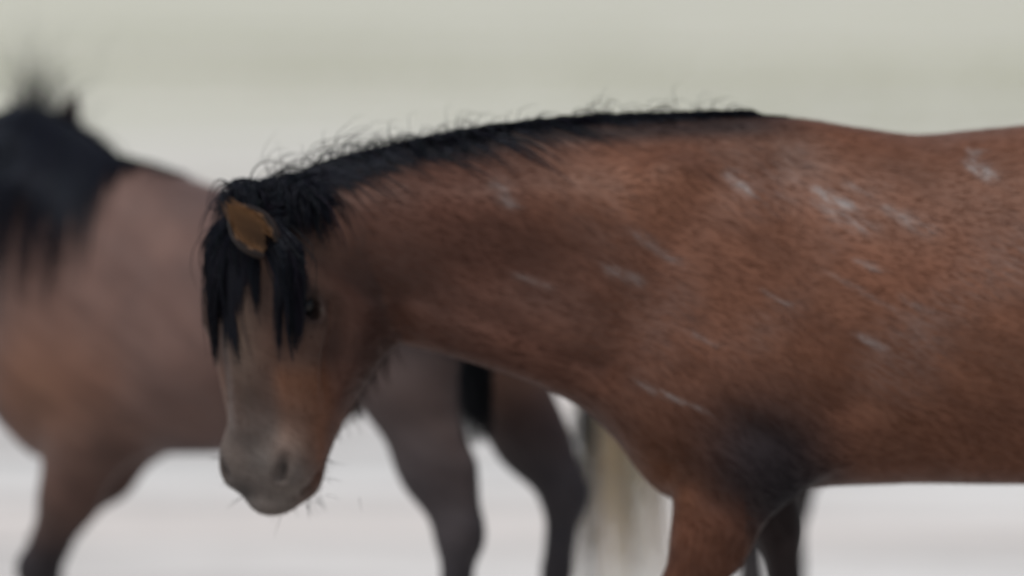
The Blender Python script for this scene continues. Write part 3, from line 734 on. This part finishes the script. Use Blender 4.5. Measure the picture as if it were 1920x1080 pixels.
TUCKED = [(x if x < 1.2 else 1.2+(x-1.2)*.72, t, b+float(np.interp(x, [.5,.80,.96,1.12,1.30,1.45,1.6], [.01,.02,.06,.13,.17,.13,.06])), w_, q) for x, t, b, w_, q in [(a_[0], a_[1]-float(np.interp(a_[0], [.44,.65,1.0,1.5], [0,.025,.04,.0])), *a_[2:]) for a_ in BACK_SECTIONS]]
def left_horse():
    # neck raised and bent away from the camera
    neck = [((.30,.0,1.12),.28),((.24,.02,1.21),.25),((.12,.06,1.255),.245),((-.03,.22,1.30),.20),((-.11,.37,1.38),.135)]
    H = HeadFrame((-.15,.45,1.465), (-.50,.55,-.66), (-.45,.40,.80))
    fl = [[(.50,-.17,.80),(.33,-.165,.47),(.31,-.165,.24),(.28,-.165,.125),(.26,-.165,.005)],
          [(.38,.165,.82),(.10,.16,.49),(.085,.155,.26),(.05,.155,.14),(.03,.155,.01)]]
    hl = [[(1.405,-.175,.95),(1.53,-.165,.63),(1.50,-.16,.27),(1.47,-.16,.135),(1.45,-.16,.005)],
          [(1.40,.18,.95),(1.585,.165,.70),(1.545,.16,.34),(1.57,.16,.205),(1.54,.16,.09)]]
    def coat(V):
        C = np.tile(np.array([.098,.066,.058]), (len(V),1))
        C = lerp(C, (.140,.074,.046), .85*gauss(V, (.42,-.2,.92), (.22,.3,.16)))
        C = lerp(C, (.050,.036,.034), .6*(1-sst(V[:,0], .05, .45))*(V[:,2] > 1.0))
        C = lerp(C, (.050,.042,.042), .8*sst(V[:,0], 1.10, 1.32))
        C = lerp(C, (.15,.085,.06), .8*gauss(V, (1.48,.14,1.0), (.2,.13,.13)))
        C = lerp(C, (.045,.026,.020), .5*(1-sst(V[:,2], .66, .84))*(V[:,0] < .8))
        C = lerp(C, (.018,.019,.024), .93*(1-sst(V[:,2]+.03*vnoise(V,12,4)-.16*sst(V[:,1],-.05,.05), .50, .76))*(V[:,0] > .9))
        C = lerp(C, (.034,.034,.040), .8*(1-sst(V[:,2]+.03*vnoise(V,12,4), .60, .98))*(V[:,0] > .95))
        C = lerp(C, (.018,.018,.022), .93*(1-sst(V[:,2]+.03*vnoise(V,12,4), .46, .62)))
        C = lerp(C, (.030,.026,.028), .6*(1-sst(V[:,0], .2, .34))*(1-sst(V[:,2], .8, 1.0)))
        return C
    def extra(f, root, tr):
        n = 7000; t = rng.uniform(0,1,n)**.6; t = np.where((t < .27) & (rng.uniform(0,1,n) < .75), rng.uniform(.30,.75,n), t)
        A = np.array([(.62,.0,1.43),(.42,.0,1.45),(.20,.05,1.50),(.02,.20,1.52),(-.10,.36,1.52),(-.15,.44,1.50)]); tt = np.linspace(0,1,6)
        r = np.stack([np.interp(t, tt, A[:,k]) for k in range(3)],1)+rng.normal(0,.012,(n,3)); r = f.push(r.astype(np.float32), .002)
        for _ in range(6):
            dd = f.sample(r); r = r-f.grad(r)*np.clip(dd-.004,0,.05)[:,None]
        near = rng.uniform(0,1,n) < .85
        d0 = np.stack([rng.normal(.15,.3,n), np.where(near,-1,1)*rng.uniform(.4,1.0,n), rng.uniform(-.2,.25,n)],1)
        cid = np.minimum((t*90+rng.normal(0,1.2,n)).astype(int).clip(0), 109); gp = rng.uniform(0,6.28,(110,3)); gf = rng.uniform(.4,1.0,(110,3))
        P = grow(f, r, d0, (rng.uniform(.16,.66,110)[cid])*rng.uniform(.7,1.15,n)*np.interp(t,[0,.2,.33,.6,1],[.12,.30,.85,1,.9]), 14, 2.6, (.15,-.5,0), .005, .09, (gp[cid]+rng.normal(0,.25,(n,3)), gf[cid]))
        strands('mane', tr(P), rng.uniform(.0014,.0026,n), dark_tints(n,(.0065,.007,.011)), root)
        n = 110; t = rng.uniform(.35,1,n); r = np.stack([np.interp(t, tt, A[:,k]) for k in range(3)],1)
        P = grow(f, r, np.stack([rng.normal(-.2,.6,n), rng.normal(-.1,.4,n), rng.uniform(.8,1.3,n)],1), rng.uniform(.10,.32,n), 12, .4, (.25,0,0), .006, .25)
        strands('loose_hair', tr(P), rng.uniform(.0007,.0013,n), dark_tints(n), root)
        n = 900; P, _ = tail_paths([(1.55,0,1.33),(1.66,-.06,1.30),(1.70,-.18,1.22),(1.665,-.27,1.12),(1.65,-.28,1.00),(1.66,-.28,.86)], n, .03, .034, lenvar=.45)
        strands('tail', tr(P), rng.uniform(.0014,.0026,n), dark_tints(n,(.008,.008,.009)), root)
    W_ = H.W
    ears = [(H.p(-.01,.0,s*.055), H.p(-.14,.03,s*.075), H.V*.4+H.W*s, .034) for s in (-1,1)]
    return other_horse('dusty_bay_horse', 'greyish brown horse with black mane at the left edge, its head turned away', .93, -.06, (-1.185,2.07,0), R(-35),
                       neck, H, fl, hl, coat, ears, extra, secs=TUCKED, ru=-.15, st=(1.385,.98,.09))
def hidden_horse():
    neck = [((.36,0,1.15),.25),((.18,0,1.20),.20),((-.06,0,1.22),.155),((-.28,0,1.22),.13)]
    H = HeadFrame((-.36,0,1.27), (-.62,0,-.78), (-.78,0,.62))
    fl = [[(.45,-.17,.80),(.42,-.165,.46),(.42,-.165,.24),(.39,-.165,.125),(.37,-.165,.005)],
          [(.45,.17,.80),(.44,.165,.46),(.45,.165,.24),(.42,.165,.125),(.40,.165,.005)]]
    hl = [[(1.30,-.175,.90),(1.40,-.165,.57),(1.38,-.16,.25),(1.35,-.16,.13),(1.33,-.16,.005)],
          [(1.34,.18,.90),(1.52,.165,.57),(1.50,.16,.25),(1.47,.16,.13),(1.45,.16,.005)]]
    def coat(V):
        C = np.tile(np.array([.16,.13,.10]), (len(V),1))
        return lerp(C, (.030,.030,.034), .93*(1-sst(V[:,2]+.03*vnoise(V,12,4), .58, .74)))
    def extra(f, root, tr):
        n = 1000; P, off = tail_paths([(1.69,0,1.33),(1.80,0,1.26),(1.86,0,1.08),(1.865,0,.85),(1.855,0,.60),(1.83,0,.24)], n, .012, .165, frizz=.022, lenvar=.5)
        lk = np.floor((off[:,0]+1)*7+2.3*np.sin(off[:,1]*3)).astype(int) % 17
        lt = np.array([(.82,.72,.57),(.66,.60,.52),(.85,.74,.58),(.50,.46,.42),(.84,.74,.59),(.74,.62,.46),(.62,.57,.50),(.86,.78,.64),(.70,.58,.42)])[np.arange(17)*5 % 9]
        T = np.minimum(lt[lk]*rng.uniform(.95,1.2,(n,1)), .9)
        dk = rng.uniform(0,1,n) < np.where(off[:,0] > .42, .72, np.where(lk % 6 == 2, .30, .02))
        T[dk] = np.array([.03,.032,.04])*rng.uniform(.6,1.8,(dk.sum(),1))
        strands('tail', tr(P), rng.uniform(.0010,.0022,n), T, root).data.materials[0] = PALE
        n = 900; X = rng.uniform(-.3,.35,n); r = np.stack([X, 0*X, np.interp(X,[-.3,0,.35],[1.36,1.38,1.44])],1)+rng.normal(0,.01,(n,3)); r = f.push(r.astype(np.float32),.002)
        P = grow(f, r, np.stack([rng.normal(.1,.2,n), rng.choice([-1,1],n)*rng.uniform(.2,.8,n), rng.uniform(.2,.6,n)],1), rng.uniform(.08,.2,n), 9, 2.0)
        strands('mane', tr(P), rng.uniform(.0014,.0026,n), np.array([.30,.24,.17])*rng.uniform(.6,1.2,(n,1)), root)
    ears = [(H.p(-.01,.0,s*.055), H.p(-.14,.03,s*.075), H.V*.6+H.W*s, .034) for s in (-1,1)]
    return other_horse('pale_tailed_horse', 'horse with a long cream and black streaked tail, mostly hidden behind the foreground bay', .85, -.02, (1.815,2.30,0), R(180),
                       neck, H, fl, hl, coat, ears, extra, h=.0115, bounds=((-1.0,-.45,-.03),(2.0,.45,1.6)))

foreground_horse()
left_horse()
hidden_horse()
